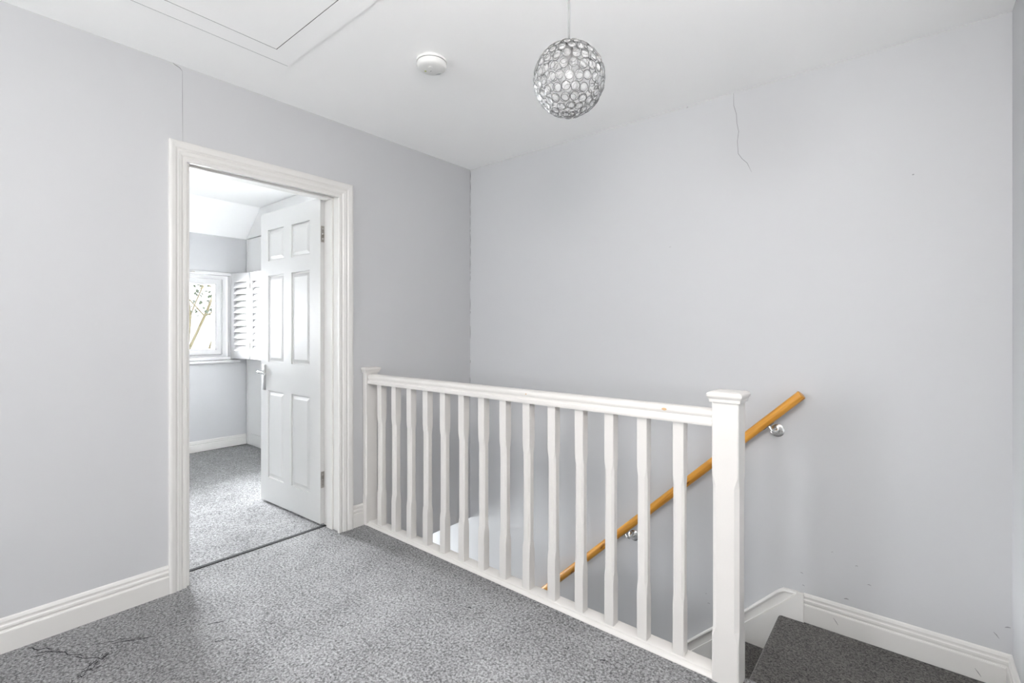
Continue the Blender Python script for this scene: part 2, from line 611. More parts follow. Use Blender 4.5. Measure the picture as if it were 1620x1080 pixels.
# hinges: leaf on the door edge, knuckles at the corner
for hz in (0.225, 1.703):
    h = obj('hinge', box_bm(-0.0018, 0.0, -0.0335, -0.003, hz, hz + 0.098, 0.0006, 1), STEEL, door)
    h['label'] = 'satin steel butt hinge'
    for k in range(5):
        bm = bmesh.new()
        lathe(bm, [(0.0, hz + 0.0196 * k + 0.001), (0.0055, hz + 0.0196 * k + 0.002), (0.0055, hz + 0.0196 * (k + 1) - 0.002), (0.0, hz + 0.0196 * (k + 1) - 0.001)], 12, 'Z', (0.004, -0.037 - 0.004, 0))
        kn = obj('knuckle', bm, STEEL, h, 'auto')
    obj('hinge_leaf', box_bm(0.006, 0.034, -0.0405, -0.0385, hz, hz + 0.098), STEEL, h)
    for zz in (0.02, 0.05, 0.08):
        bm = bmesh.new()
        lathe(bm, [(0.0, -0.0018), (0.004, -0.0018), (0.004, -0.0028), (0.0, -0.0030)], 10, 'X', (0, -0.014, hz + zz))
        obj('screw', bm, CHROME, h)
# lever handles on both faces
for side in (0, 1):
    s = 1 if side == 0 else -1
    y0 = 0.0 if side == 0 else -DT
    hx = DW - 0.052
    pb = box_bm(hx - 0.0195, hx + 0.0195, min(y0, y0 + s * 0.008), max(y0, y0 + s * 0.008), 0.765, 0.938, 0.002)
    hd = obj('handle', pb, SATIN, door, 'auto')
    hd['label'] = 'chrome lever handle on a long backplate'
    bm = bmesh.new()
    lathe(bm, [(0.0, 0.0), (0.011, 0.0), (0.010, 0.012), (0.008, 0.018), (0.008, 0.045), (0.0, 0.047)], 16, 'Y', (0, 0, 0))
    for v in bm.verts:
        v.co = Vector((hx + v.co.x, y0 + s * v.co.y, 0.890 + v.co.z))
    obj('spindle', bm, CHROME, hd, 'auto')
    bm = bmesh.new()
    pts = [(hx + 0.004, y0 + s * 0.042, 0.890), (hx - 0.02, y0 + s * 0.050, 0.891), (hx - 0.06, y0 + s * 0.052, 0.889), (hx - 0.105, y0 + s * 0.050, 0.884)]
    tube(bm, pts, [0.0085, 0.009, 0.008, 0.0065], 12)
    obj('lever', bm, CHROME, hd, 'auto')
# latch plate on the free edge
obj('latch_plate', box_bm(DW, DW + 0.0012, -0.029, -0.006, 0.84, 0.91), STEEL, door)

# ------------------------------------------------------------------ bedroom window
win = empty('window_1', (FX - 0.10, 1.24, WBZ0))
tag(win, 'white casement window in the bedroom looking out at a tree', 'window', kind='structure')


def frame_bm(x0, x1, y0, y1, z0, z1, w, bev=0.004):
    bm = bmesh.new()
    def r(x, ins):
        return [(x, y0 + ins, z0 + ins), (x, y1 - ins, z0 + ins), (x, y1 - ins, z1 - ins), (x, y0 + ins, z1 - ins)]
    rings = [r(x0, 0), r(x1 - bev, 0), r(x1, bev), r(x1, w - bev), r(x1 - bev, w), r(x0, w)]
    rings.append(rings[0])
    loft(bm, rings, close_ends=False)
    return bm


FXo, FYo, FZo = FX - 0.10, 1.24, WBZ0
obj('window_frame', frame_bm(-0.035, 0.035, WBY0 - FYo, 1.955 - FYo, 0.0, WBZ1 - WBZ0 - 0.012, 0.055), UPVC, win)
for my in (1.02,):
    obj('mullion', box_bm(-0.035, 0.033, my - FYo - 0.03, my - FYo + 0.03, 0.05, WBZ1 - WBZ0 - 0.06, 0.004), UPVC, win)
for (y0, y1) in ((0.315, 0.985), (1.055, 1.897)):
    sash = obj('casement', frame_bm(-0.025, 0.047, y0 - FYo, y1 - FYo, 0.045, WBZ1 - WBZ0 - 0.060, 0.064, 0.012), UPVC, win)
    obj('pane', box_bm(-0.002, 0.002, y0 - FYo + 0.06, y1 - FYo - 0.06, 0.10, WBZ1 - WBZ0 - 0.12), GLASS, sash)
    obj('gasket', frame_bm(0.004, 0.0085, y0 - FYo + 0.0625, y1 - FYo - 0.0625, 0.1075, WBZ1 - WBZ0 - 0.1225, 0.003, 0.0006), PRINT, sash)
# sill board with a rounded nose projecting into the room
bm = box_bm(0.06, 0.150, WBY0 - 0.06 - FYo, 2.035 - FYo, -0.030, -0.002, 0.008, 3)
obj('window_sill', bm, UPVC, win, 'auto')
# surround the shutters are hung on
obj('shutter_frame', frame_bm(0.055, 0.122, WBY0 - FYo, WBY1 - 0.001 - FYo, 0.0, WBZ1 - WBZ0 - 0.001, 0.030, 0.004), UPVC, win)
obj('catch', box_bm(0.122, 0.130, 1.60 - FYo, 1.63 - FYo, WBZ1 - WBZ0 - 0.020, WBZ1 - WBZ0 - 0.012), STEEL, win)

# ------------------------------------------------------------------ folded plantation shutter
sh = empty('plantation_shutter', (FX + 0.024, 1.973, 0.885))
tag(sh, 'white louvred plantation shutter folded open beside the bedroom window', 'shutter')
SH_H = 0.852


def shutter_leaf(p0, p1, thick=0.027):
    d = Vector((p1[0] - p0[0], p1[1] - p0[1]))
    L = d.length
    e = bpy.data.objects.new('leaf', None)
    COL.objects.link(e)
    e.parent = sh
    e.location = (p0[0] - sh.location.x, p0[1] - sh.location.y, 0)
    e.rotation_euler = (0, 0, math.atan2(d.y, d.x))
    st = 0.045
    for x0 in (0.0, L - st):
        obj('stile', box_bm(x0, x0 + st, -thick, 0, 0, SH_H, 0.002), UPVC, e)
    for z0, z1 in ((0.0, 0.075), (SH_H - 0.085, SH_H)):
        obj('rail', box_bm(st, L - st, -thick, 0, z0, z1, 0.002), UPVC, e)
    nl = 11
    zz0, zz1 = 0.075, SH_H - 0.085
    pitch = (zz1 - zz0) / nl
    src = None
    for k in range(nl):
        if src is None:
            bm = bmesh.new()
            prof = []
            for a in range(12):
                t_ = 2 * PI * a / 12
                u, v = 0.034 * math.cos(t_), 0.0055 * math.sin(t_)
                ang = math.radians(62)
                prof.append((u * math.cos(ang) - v * math.sin(ang), u * math.sin(ang) + v * math.cos(ang)))
            loft(bm, [[(st + 0.001, p[0], p[1]) for p in prof], [(L - st - 0.001, p[0], p[1]) for p in prof]])
            src = obj('louvre', bm, UPVC, e, 'auto')
            src.location = (0, -thick / 2, zz0 + pitch * 0.5)
        else:
            share('louvre', src, e, (0, -thick / 2, zz0 + pitch * (k + 0.5)))
    for z0 in (0.11, SH_H - 0.17):
        obj('hinge', box_bm(L - 0.006, L + 0.006, -thick - 0.003, -thick + 0.001, z0, z0 + 0.06, 0.001, 1), STEEL, e)
    return e


shutter_leaf((FX + 0.026, 1.974), (-5.005, 2.040))
shutter_leaf((-4.995, 2.045), (-4.735, 2.050))

# ------------------------------------------------------------------ built in wardrobe
ward = empty('wardrobe', (-4.0, WY, 0))
tag(ward, 'white built in wardrobe with flush doors in the bedroom corner', 'wardrobe')
Wx, Wy = -4.0, WY


def wpart(name, x0, x1, y0, y1, z0, z1, bev=0.0015, m=None):
    return obj(name, box_bm(x0 - Wx, x1 - Wx, y0 - Wy, y1 - Wy, z0, z1, bev), m or WARD, ward)


bm = prism_bm([(FX + 0.02 - Wx, 0.12), (-2.72 - Wx, 0.12), (-2.72 - Wx, ZC - 0.004), (-4.965 - Wx, ZC - 0.004), (FX + 0.02 - Wx, 2.112)], 0.022, 0.50, 'Y')
obj('carcass', bm, WARD, ward)
wpart('plinth', FX + 0.02, -2.72, WY + 0.004, WY + 0.4, 0.0, 0.118)
wpart('scribe_strip', FX + 0.019, FX + 0.052, WY, WY + 0.022, 0.02, 2.10)
bm = prism_bm([(FX + 0.02 - Wx, 2.104), (-2.72 - Wx, 2.104), (-2.72 - Wx, ZC - 0.004), (-4.965 - Wx, ZC - 0.004), (FX + 0.02 - Wx, 2.112)], 0.0, 0.022, 'Y')
obj('top_panel', bm, WARD, ward)
xd = FX + 0.056
for k in range(4):
    dr = wpart('wardrobe_door', xd, xd + 0.628, WY, WY + 0.020, 0.122, 2.097, 0.002)
    hx = (xd + 0.58) if k % 2 == 0 else xd + 0.03
    obj('handle', box_bm(hx - Wx, hx + 0.012 - Wx, -0.028, -0.016, 1.0, 1.2, 0.003), CHROME, dr)
    obj('handle_foot', box_bm(hx + 0.002 - Wx, hx + 0.010 - Wx, -0.018, 0.0, 1.02, 1.03), CHROME, dr)
    obj('handle_foot', box_bm(hx + 0.002 - Wx, hx + 0.010 - Wx, -0.018, 0.0, 1.17, 1.18), CHROME, dr)
    xd += 0.631

# ------------------------------------------------------------------ openings added for light: window behind the camera, glazed hall panel below
def wide_window(name, x0, x1, z0, z1, y, label):
    w_ = empty(name, ((x0 + x1) / 2, y, z0))
    tag(w_, label, 'window', kind='structure')
    W2 = (x1 - x0) / 2
    Hh = z1 - z0
    for nm, b in (('window_frame', (-W2, -W2 + 0.05, -0.03, 0.03, 0, Hh)), ('window_frame', (W2 - 0.05, W2, -0.03, 0.03, 0, Hh)),
                  ('window_frame', (-W2 + 0.05, W2 - 0.05, -0.03, 0.03, 0, 0.05)), ('window_frame', (-W2 + 0.05, W2 - 0.05, -0.03, 0.03, Hh - 0.05, Hh)),
                  ('mullion', (-0.03, 0.03, -0.03, 0.03, 0.05, Hh - 0.05))):
        obj(nm, box_bm(*b, 0.004), UPVC, w_)
    obj('pane', box_bm(-W2 + 0.05, -0.03, -0.002, 0.002, 0.05, Hh - 0.05), GLASS, w_)
    obj('pane', box_bm(0.03, W2 - 0.05, -0.002, 0.002, 0.05, Hh - 0.05), GLASS, w_)


wide_window('added_window_2', WX0, WX1, WZ0, WZ1, YR - 0.05, 'added wide white casement window behind the landing')
win3 = empty('added_window_3', (-4.75, 2.20, HZ0))
tag(win3, 'added tall glazed daylight panel at the end of the downstairs hall', 'window', kind='structure')
obj('window_frame', frame_bm(-0.03, 0.03, -0.36, 0.36, 0, HZ1 - HZ0, 0.05), UPVC, win3)
obj('pane', box_bm(-0.002, 0.002, -0.31, 0.31, 0.05, HZ1 - HZ0 - 0.05), GLASS, win3)

# ------------------------------------------------------------------ staircase
stair = empty('staircase', (-0.49, 2.19, ZL))
tag(stair, 'carpeted staircase going down along the wall behind the balustrade', 'staircase')
NST = 12
SY0, SY1 = 1.768, 2.5845


def step_poly(xn, xb, z, rise):
    p = [(xb, z), (xn + 0.016, z)]
    for k in range(1, 6):
        a = PI / 2 + (PI * 0.95) * k / 5
        p.append((xn + 0.016 + 0.016 * math.cos(a), z - 0.016 + 0.016 * math.sin(a)))
    p += [(xn + 0.024, z - 0.036), (xn + 0.024, z - rise), (xb, z - rise)]
    return p


# top step is the wide quarter landing
off = stair.location
def sloc(poly):
    return [(x - off.x, z - off.z) for x, z in poly]


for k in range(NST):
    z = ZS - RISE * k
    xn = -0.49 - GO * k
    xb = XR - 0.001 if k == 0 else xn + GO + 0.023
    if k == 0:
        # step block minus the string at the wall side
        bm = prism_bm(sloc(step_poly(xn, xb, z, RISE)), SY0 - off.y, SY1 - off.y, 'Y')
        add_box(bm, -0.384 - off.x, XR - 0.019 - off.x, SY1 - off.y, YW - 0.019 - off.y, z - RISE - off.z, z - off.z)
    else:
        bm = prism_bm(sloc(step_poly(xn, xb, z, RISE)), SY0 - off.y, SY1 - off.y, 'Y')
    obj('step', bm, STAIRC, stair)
SL = RISE / GO


def strz(x, top):
    return top + (x + 0.49) * SL


# wall string: flat face board and the moulded capping that rises above it
xe = -2.95
face = [(-0.386, ZS - 0.20), (-0.386, -0.052), (-0.408, -0.053), (-0.430, -0.071), (-0.478, -0.119), (-0.639, -0.277), (xe, strz(xe, -0.138)), (xe, strz(xe, -0.45)), (-0.70, strz(-0.70, -0.45))]
bm = prism_bm(sloc(face), 2.5850 - off.y, YW - 0.002 - off.y, 'Y')
obj('wall_string', bm, TRIM, stair)
cap_ = [(-0.400, -0.0525), (-0.412, -0.049), (-0.470, -0.052), (-0.492, -0.068), (-0.640, -0.217), (xe, strz(xe, -0.076)), (xe, strz(xe, -0.160)), (-0.639, -0.300), (-0.478, -0.14), (-0.42, -0.07)]
bm = prism_bm(sloc(cap_), 2.5990 - off.y, YW - 0.002 - off.y, 'Y')
obj('string_capping', bm, TRIM, stair)
bm = bmesh.new()
bead = [(-0.416, 2.5995, -0.058), (-0.466, 2.5995, -0.061), (-0.494, 2.5995, -0.079), (-0.640, 2.5995, -0.227), (xe, 2.5995, strz(xe, -0.086))]
tube(bm, [(x - off.x, y - off.y, z - off.z) for x, y, z in bead], 0.0090, 8)
obj('string_bead', bm, TRIM, stair, 'auto')

# ------------------------------------------------------------------ balustrade
bal = empty('balustrade', (-1.52, 1.725, 0))
tag(bal, 'white painted balustrade with chamfered spindles guarding the stairwell', 'balustrade')
bx_, by_ = -1.52, 1.725


def post_bm(hw, hd, levels):
    """levels: (z, chamfer); square post with stop chamfered corners, centred on 0"""
    bm = bmesh.new()
    rings = []
    for z, c in levels:
        rings.append([(-hw + c, -hd, z), (hw - c, -hd, z), (hw, -hd + c, z), (hw, hd - c, z),
                      (hw - c, hd, z), (-hw + c, hd, z), (-hw, hd - c, z), (-hw, -hd + c, z)])
    loft(bm, rings)
    return bm


# spindles
lv = [(0.020, 0.0015), (0.190, 0.0015), (0.215, 0.0045), (0.232, 0.0085), (0.625, 0.0085), (0.642, 0.0045), (0.668, 0.0015), (0.856, 0.0015)]
src = None
for k in range(14):
    xc = -2.4469 + 0.1374 * k + 0.0195
    if src is None:
        src = obj('baluster', post_bm(0.0198, 0.0200, lv), SPIN, bal)
        src.location = (xc - bx_, 0, 0)
    else:
        share('baluster', src, bal, (xc - bx_, 0, 0))
# base rail: moulded, with a lower front lip on the carpet edge
prof = [(1.762, -0.019), (1.762, 0.012), (1.756, 0.020), (1.706, 0.020), (1.702, 0.017), (1.701, 0.012), (1.696, 0.011), (1.690, 0.008), (1.6865, 0.002), (1.6865, 0.0003), (1.7005, 0.0003), (1.7005, -0.019)]
obj('base_rail', prism_bm([(y - by_, z) for y, z in prof], -2.5265 - bx_, -0.519 - bx_, 'X'), SPIN, bal, 'auto')
# handrail: rounded top, cove either side, square lower part
half = [(0.0, 0.9085), (0.012, 0.9075), (0.022, 0.9040), (0.0285, 0.898), (0.0300, 0.890), (0.0285, 0.884), (0.0255, 0.879), (0.0265, 0.873), (0.0325, 0.868), (0.0335, 0.862), (0.0335, 0.853), (0.0325, 0.851)]
prof = [(y, z) for y, z in half] + [(-y, z) for y, z in reversed(half[1:])]
obj('handrail', prism_bm(prof, -2.5265 - bx_, -0.5175 - bx_, 'X'), SPIN, bal, 'auto')
# knots showing through the paint of the handrail and one spindle
def blob(name, loc, rx, rz_, parent, mat, axis='Y', thick=0.0008):
    bm = bmesh.new()
    lathe(bm, [(0.0, 0.0), (1.0, 0.0), (0.85, -thick), (0.0, -thick * 1.4)], 14, axis, (0, 0, 0))
    for v in bm.verts:
        if axis == 'Y':
            v.co = Vector((v.co.x * rx, v.co.y, v.co.z * rz_))
        elif axis == 'Z':
            v.co = Vector((v.co.x * rx, v.co.y * rz_, -v.co.z))
    o = obj(name, bm, mat, parent)
    o.location = loc
    return o
blob('knot', (-0.688 - bx_, -0.0297, 0.892), 0.010, 0.005, bal, KNOT)
blob('knot', (-1.320 - bx_, -0.0297, 0.892), 0.004, 0.003, bal, KNOT)

# newel at the stair head
nx, ny, nh = -0.476, 1.725, 0.042
nw = obj('newel_post', post_bm(nh, nh, [(-0.17, 0.0035), (0.150, 0.0035), (0.172, 0.010), (0.185, 0.0135), (0.655, 0.0135), (0.668, 0.010), (0.690, 0.0035), (0.945, 0.0035)]), SPIN, bal)
nw.location = (nx - bx_, ny - by_, 0)


def cap_bm(h, x_clip=None):
    bm = bmesh.new()
    rings = []
    for ins, z in ((0.000, 0.9360), (0.0065, 0.9365), (0.0075, 0.9440), (0.0075, 0.9470), (0.0100, 0.9500), (0.0135, 0.9560), (0.0140, 0.9620), (0.0120, 0.9670), (0.0080, 0.9695), (0.0, 0.9715), (-0.03, 0.9730)):
        r = h + ins
        x0 = -r if x_clip is None else x_clip
        rings.append([(x0, -r, z), (r, -r, z), (r, r, z), (x0, r, z)])
    loft(bm, rings)
    return bm


c = obj('newel_cap', cap_bm(nh), SPIN, nw)
# half newel fixed to the wall at the other end
hx_ = -2.546
nw2 = obj('half_newel', post_bm(0.0185, nh, [(0.0, 0.0025), (0.170, 0.0025), (0.19, 0.007), (0.655, 0.007), (0.675, 0.0025), (0.930, 0.0025)]), SPIN, bal)
nw2.location = (hx_ - bx_, ny - by_, 0)
bm = bmesh.new()
rings = []
for ins, z in ((0.000, 0.9150), (0.0055, 0.9155), (0.0065, 0.9230), (0.0095, 0.9290), (0.0125, 0.9360), (0.0125, 0.9420), (0.0100, 0.9470), (0.004, 0.9490)):
    r = nh + ins
    rings.append([(-0.0185, -r, z), (0.0185 + ins, -r, z), (0.0185 + ins, r, z), (-0.0185, r, z)])
loft(bm, rings)
obj('newel_cap', bm, SPIN, nw2)

# ------------------------------------------------------------------ wooden wall handrail on brackets
hr = empty('wall_handrail', (-1.30, YW, 0.0))
tag(hr, 'orange varnished wooden handrail sloping up the stairwell wall', 'handrail')
HRY = 2.548
SLR = 0.959
p_top = Vector((-0.386, HRY, 0.881))
p_bot = Vector((-2.45, HRY, 0.881 - SLR * (2.45 - 0.386)))
L = (p_top - p_bot).length
ang = math.atan2(SLR, 1.0)
bm = bmesh.new()
R_ = 0.0215
lathe(bm, [(0.0, 0.0), (R_ - 0.003, 0.0), (R_, 0.003), (R_, L - 0.002), (R_ - 0.002, L), (0.0, L)], 28, 'X', (0, 0, 0))
rail = obj('rail', bm, PINE, hr, 'auto')
rail.location = p_bot - hr.location
rail.rotation_euler = (0, -ang, 0)
for bxp, bzp in ((-0.497, 0.694), (-1.238, -0.012), (-1.979, -0.722)):
    bm = bmesh.new()
    lathe(bm, [(0.0, 0.0), (0.031, 0.0), (0.031, -0.0025), (0.028, -0.0045), (0.0, -0.0050)], 28, 'Y', (bxp - hr.location.x, -0.0003, bzp))
    br = obj('bracket', bm, CHROME, hr, 'auto')
    br['label'] = 'chrome handrail bracket'
    # arm curving from the rose out and up to the underside of the rail
    xr = bxp - 0.040
    zc = 0.881 + (xr + 0.386) * SLR
    nrm = Vector((math.sin(ang), 0, -math.cos(ang)))     # pointing under the rail
    under = Vector((xr, HRY, zc)) + nrm * (R_ + 0.002)
    o3 = hr.location
    pts = [Vector((bxp, YW - 0.004, bzp)), Vector((bxp - 0.001, YW - 0.030, bzp - 0.004)), Vector((bxp - 0.004, YW - 0.050, bzp - 0.002)), Vector((bxp - 0.012, HRY - 0.003, bzp + 0.008)), under]
    bm = bmesh.new()
    tube(bm, [p - o3 for p in pts], [0.008, 0.0072, 0.0068, 0.0062, 0.006], 12)
    obj('arm', bm, CHROME, br, 'auto')
    bm = box_bm(-0.030, 0.030, -0.008, 0.008, -0.0012, 0.0012, 0.0008, 1)
    sd = obj('saddle', bm, CHROME, br)
    sd.location = Vector((xr, HRY, zc)) + nrm * (R_ + 0.001) - o3
    sd.rotation_euler = (0, -ang, 0)
    for k in range(3):
        a = PI / 2 + 2 * PI * k / 3 + 0.5
        bm = bmesh.new()
        lathe(bm, [(0.0, -0.0045), (0.0042, -0.0045), (0.0035, -0.0062), (0.0, -0.0066)], 10, 'Y', (bxp + 0.020 * math.cos(a) - o3.x, 0, bzp + 0.020 * math.sin(a)))
        obj('screw', bm, STEEL, br)

# ------------------------------------------------------------------ pendant light with crystal globe
PX, PY, PZ, PR = -0.835, 1.294, 1.968, 0.1105
pend = empty('pendant_light', (PX, PY, ZC))
tag(pend, 'crystal bead globe pendant hanging from the ceiling on a thin cord', 'pendant light')
dz = PZ - ZC
bm = bmesh.new()
lathe(bm, [(0.0, 0.0), (0.045, 0.0), (0.046, -0.006), (0.040, -0.018), (0.014, -0.026), (0.006, -0.034), (0.0, -0.034)], 28)
obj('ceiling_rose', bm, PLASTIC, pend, 'auto')
bm = bmesh.new()
tube(bm, [(0, 0, -0.03), (0.0, 0, dz + PR + 0.005)], 0.0030, 10)
obj('cord', bm, CORDM, pend, True)
bm = bmesh.new()
lathe(bm, [(0.0, dz + PR + 0.012), (0.006, dz + PR + 0.012), (0.013, dz + PR - 0.002), (0.014, dz + PR - 0.012), (0.014, dz + PR - 0.05), (0.012, dz + PR - 0.055), (0.0, dz + PR - 0.055)], 20)
obj('lamp_holder', bm, CORDM, pend, 'auto')
bm = bmesh.new()
lathe(bm, [(0.0, dz + 0.050), (0.012, dz + 0.048), (0.013, dz + 0.035), (0.024, dz + 0.012), (0.029, dz - 0.008), (0.026, dz - 0.026), (0.015, dz - 0.038), (0.0, dz - 0.042)], 20)
obj('bulb', bm, CRYSTAL, pend, True)
# shade: wire hoops carry the beads
def hoop_bm(zz):
    b_ = bmesh.new()
    rr = math.sqrt(max(PR * PR - zz * zz, 0.0))
    tube(b_, [(rr * math.cos(2 * PI * k / 24), rr * math.sin(2 * PI * k / 24), zz) for k in range(25)], 0.0013, 6, False)
    return b_


shade = obj('lamp_shade', hoop_bm(PR * 0.955), WIRE, pend, True, (0, 0, dz))
obj('wire_hoop', hoop_bm(-PR * 0.985), WIRE, shade, True)
# one wire ring and one faceted bead, shared by all
ring_r = 0.0132
bm = bmesh.new()
tube(bm, [(ring_r * math.cos(2 * PI * k / 18), ring_r * math.sin(2 * PI * k / 18), 0) for k in range(19)], 0.00095, 5, False)
ring_me = obj('wire_ring', bm, WIRE, shade, True)
bm = bmesh.new()
lathe(bm, [(0.0, 0.0034), (0.0062, 0.0030), (0.0122, 0.0006), (0.0122, -0.0006), (0.0062, -0.0030), (0.0, -0.0034)], 12)
bead_me = obj('crystal_bead', bm, CRYSTAL, shade)
random.seed(11)
first = True
rows = 11
cnt = 0
for i in range(rows):
    lat = PI / 2 - 0.235 - (PI - 0.235 - 0.155) * i / (rows - 1)
    circ = 2 * PI * PR * math.cos(lat)
    n = max(3, int(round(circ / 0.0288)))
    if i == rows - 1:
        n = 3
    ph_ = random.random() * 0.4 + (0.5 if i % 2 else 0) * 2 * PI / n
    for k in range(n):
        a = ph_ + 2 * PI * k / n + random.uniform(-0.03, 0.03)
        la = lat + random.uniform(-0.025, 0.025)
        d = Vector((math.cos(la) * math.cos(a), math.cos(la) * math.sin(a), math.sin(la)))
        q = d.to_track_quat('Z', 'Y')
        tilt = Matrix.Rotation(random.uniform(-0.10, 0.10), 4, 'X') @ Matrix.Rotation(random.uniform(-0.10, 0.10), 4, 'Y')
        M = Matrix.Translation(d * PR) @ q.to_matrix().to_4x4() @ tilt
        if first:
            ring_me.matrix_local = M
            bead_me.matrix_local = M
            first = False
        else:
            share('wire_ring', ring_me, shade, mat=M)
            share('crystal_bead', bead_me, shade, mat=M)
        cnt += 1

# ------------------------------------------------------------------ smoke alarm
sm = empty('smoke_detector', (-1.655, 1.440, ZC))
tag(sm, 'round white smoke detector on the ceiling near the pendant', 'smoke detector')
bm = bmesh.new()
lathe(bm, [(0.0, 0.0), (0.067, 0.0), (0.067, -0.010), (0.0, -0.010)], 40)
obj('base_plate', bm, PLASTIC, sm, 'auto')
bm = bmesh.new()
lathe(bm, [(0.0, -0.010), (0.062, -0.010), (0.062, -0.0125), (0.0, -0.0125)], 40)
obj('vent_gap', bm, DARK, sm, 'auto')
bm = bmesh.new()
lathe(bm, [(0.0, -0.0125), (0.065, -0.0125), (0.066, -0.020), (0.063, -0.031), (0.057, -0.036), (0.040, -0.0385), (0.0, -0.040)], 40)
obj('cover', bm, PLASTIC, sm, 'auto')
bm = bmesh.new()
lathe(bm, [(0.0, -0.038), (0.012, -0.038), (0.011, -0.0415), (0.0, -0.042)], 20, 'Z', (0.012, -0.014, 0))
obj('test_button', bm, PLASTIC, sm, 'auto')
bm = bmesh.new()
lathe(bm, [(0.0, -0.038), (0.0045, -0.038), (0.0040, -0.0412), (0.0, -0.0415)], 12, 'Z', (-0.031, -0.010, 0))
obj('indicator', bm, LEDY, sm, 'auto')
obj('indicator', box_bm(-0.016, -0.008, 0.003, 0.007, -0.0402, -0.0390), PRINT, sm)
for k, (w, dy) in enumerate(((0.030, 0.0), (0.020, 0.006))):
    o = obj('printed_line', box_bm(-w / 2, w / 2, -0.0014, 0.0014, -0.0006, 0.0), PRINT, sm)
    o.location = (-0.008 - 0.6 * dy, 0.042 + 0.8 * dy, -0.0375)
    o.rotation_euler = (0, 0, math.radians(39))

# ------------------------------------------------------------------ loft hatch
lh = empty('loft_hatch', (-1.70, 0.60, ZC))
tag(lh, 'flush white loft hatch panel set in the ceiling', 'loft hatch')
HX0, HX1, HY0, HY1 = -2.095, -1.30, 0.12, 0.955
lx, ly = -1.70, 0.60
g = 0.0028
obj('hatch_panel', box_bm(HX0 + g - lx, HX1 - g - lx, HY0 + g - ly, HY1 - g - ly, -0.004, 0.0, 0.0008, 1), CEIL, lh)
obj('hatch_gap', box_bm(HX0 - lx, HX1 - lx, HY0 - ly, HY1 - ly, -0.0036, 0.0), DARK, lh)
tw = 0.092
for b in ((HX0 - tw, HX0, HY0 - tw, HY1 + tw), (HX1, HX1 + tw, HY0 - tw, HY1 + tw), (HX0, HX1, HY1, HY1 + tw), (HX0, HX1, HY0 - tw, HY0)):
    obj('hatch_trim', box_bm(b[0] - lx, b[1] - lx, b[2] - ly, b[3] - ly, -0.004, 0.0), CEIL, lh)

obj('hatch_crack', box_bm(HX0 - tw - 0.0025 - lx, HX0 - tw - lx, HY0 - tw - ly, HY1 + tw - ly, -0.0038, 0.0), DARK, lh)

# ------------------------------------------------------------------ added fill lamp: glowing globe hung out of view over the landing
opal, _nt, _p, _n, _l = new_mat('fill_globe_opal')
_p.inputs['Base Color'].default_value = (0.9, 0.9, 0.88, 1)
_p.inputs['Emission Color'].default_value = (1.0, 0.955, 0.925, 1)
_p.inputs['Emission Strength'].default_value = FILL_GLOW
fill_lamp = empty('fill_globe_light', (-0.09, 0.20, ZC))
tag(fill_lamp, 'added fill lamp, a lit opal globe on a short chrome stem', 'fill light')
bm = bmesh.new()
lathe(bm, [(0.0, 0.0), (0.06, 0.0), (0.06, -0.012), (0.015, -0.022), (0.010, -0.03), (0.010, -0.315), (0.05, -0.325), (0.05, -0.345), (0.0, -0.345)], 32)
obj('stem', bm, CHROME, fill_lamp, 'auto')
bm = bmesh.new()
lathe(bm, [(0.20 * math.sin(a * PI / 20), -0.52 + 0.20 * math.cos(a * PI / 20)) for a in range(0, 21)], 36)
obj('fill_globe', bm, opal, fill_lamp, True)

# ------------------------------------------------------------------ cracks and marks
def ribbon(name, pts, w, axis, pos, sgn, parent, mat):
    """thin raised line on a wall: axis 'Y' -> pts (x,z) on a wall y=pos; 'X' -> pts (y,z) on x=pos; 'Z' -> pts (x,y) on z=pos"""
    bm = bmesh.new()
    n = len(pts)
    for i in range(n - 1):
        a, b = Vector(pts[i]), Vector(pts[i + 1])
        d = (b - a).normalized()
        s = Vector((-d.y, d.x))
        wa = w * (0.35 if i == 0 else 1.0) / 2
        wb = w * (0.35 if i == n - 2 else 1.0) / 2
        q = [a - s * wa, b - s * wb, b + s * wb, a + s * wa]
        lo, hi = [], []
        for p in q:
            for lst, h in ((lo, -0.0005), (hi, 0.0006)):
                c_ = pos + sgn * h
                lst.append((p.x, c_, p.y) if axis == 'Y' else ((c_, p.x, p.y) if axis == 'X' else (p.x, p.y, c_)))
        loft(bm, [lo, hi])
    return obj(name, bm, mat, parent)


random.seed(5)
ribbon('crack', [(0.706, 2.379), (0.716, 2.374), (0.733, 2.368), (0.743, 2.357)], 0.0024, 'X', XW, 1, wall_left, DARK)
ribbon('crack', [(0.743, 2.357), (0.7435, 2.25), (0.7445, 2.15), (0.7450, 2.034)], 0.0016, 'X', XW, 1, wall_left, SCUFF)
ribbon('crack', [(-0.696, 2.379), (-0.695, 2.314), (-0.683, 2.269), (-0.680, 2.220), (-0.672, 2.177), (-0.678, 2.127), (-0.674, 2.066), (-0.656, 2.036), (-0.632, 2.009), (-0.612, 1.96)], 0.0024, 'Y', YW, -1, wall_back, SCUFF)
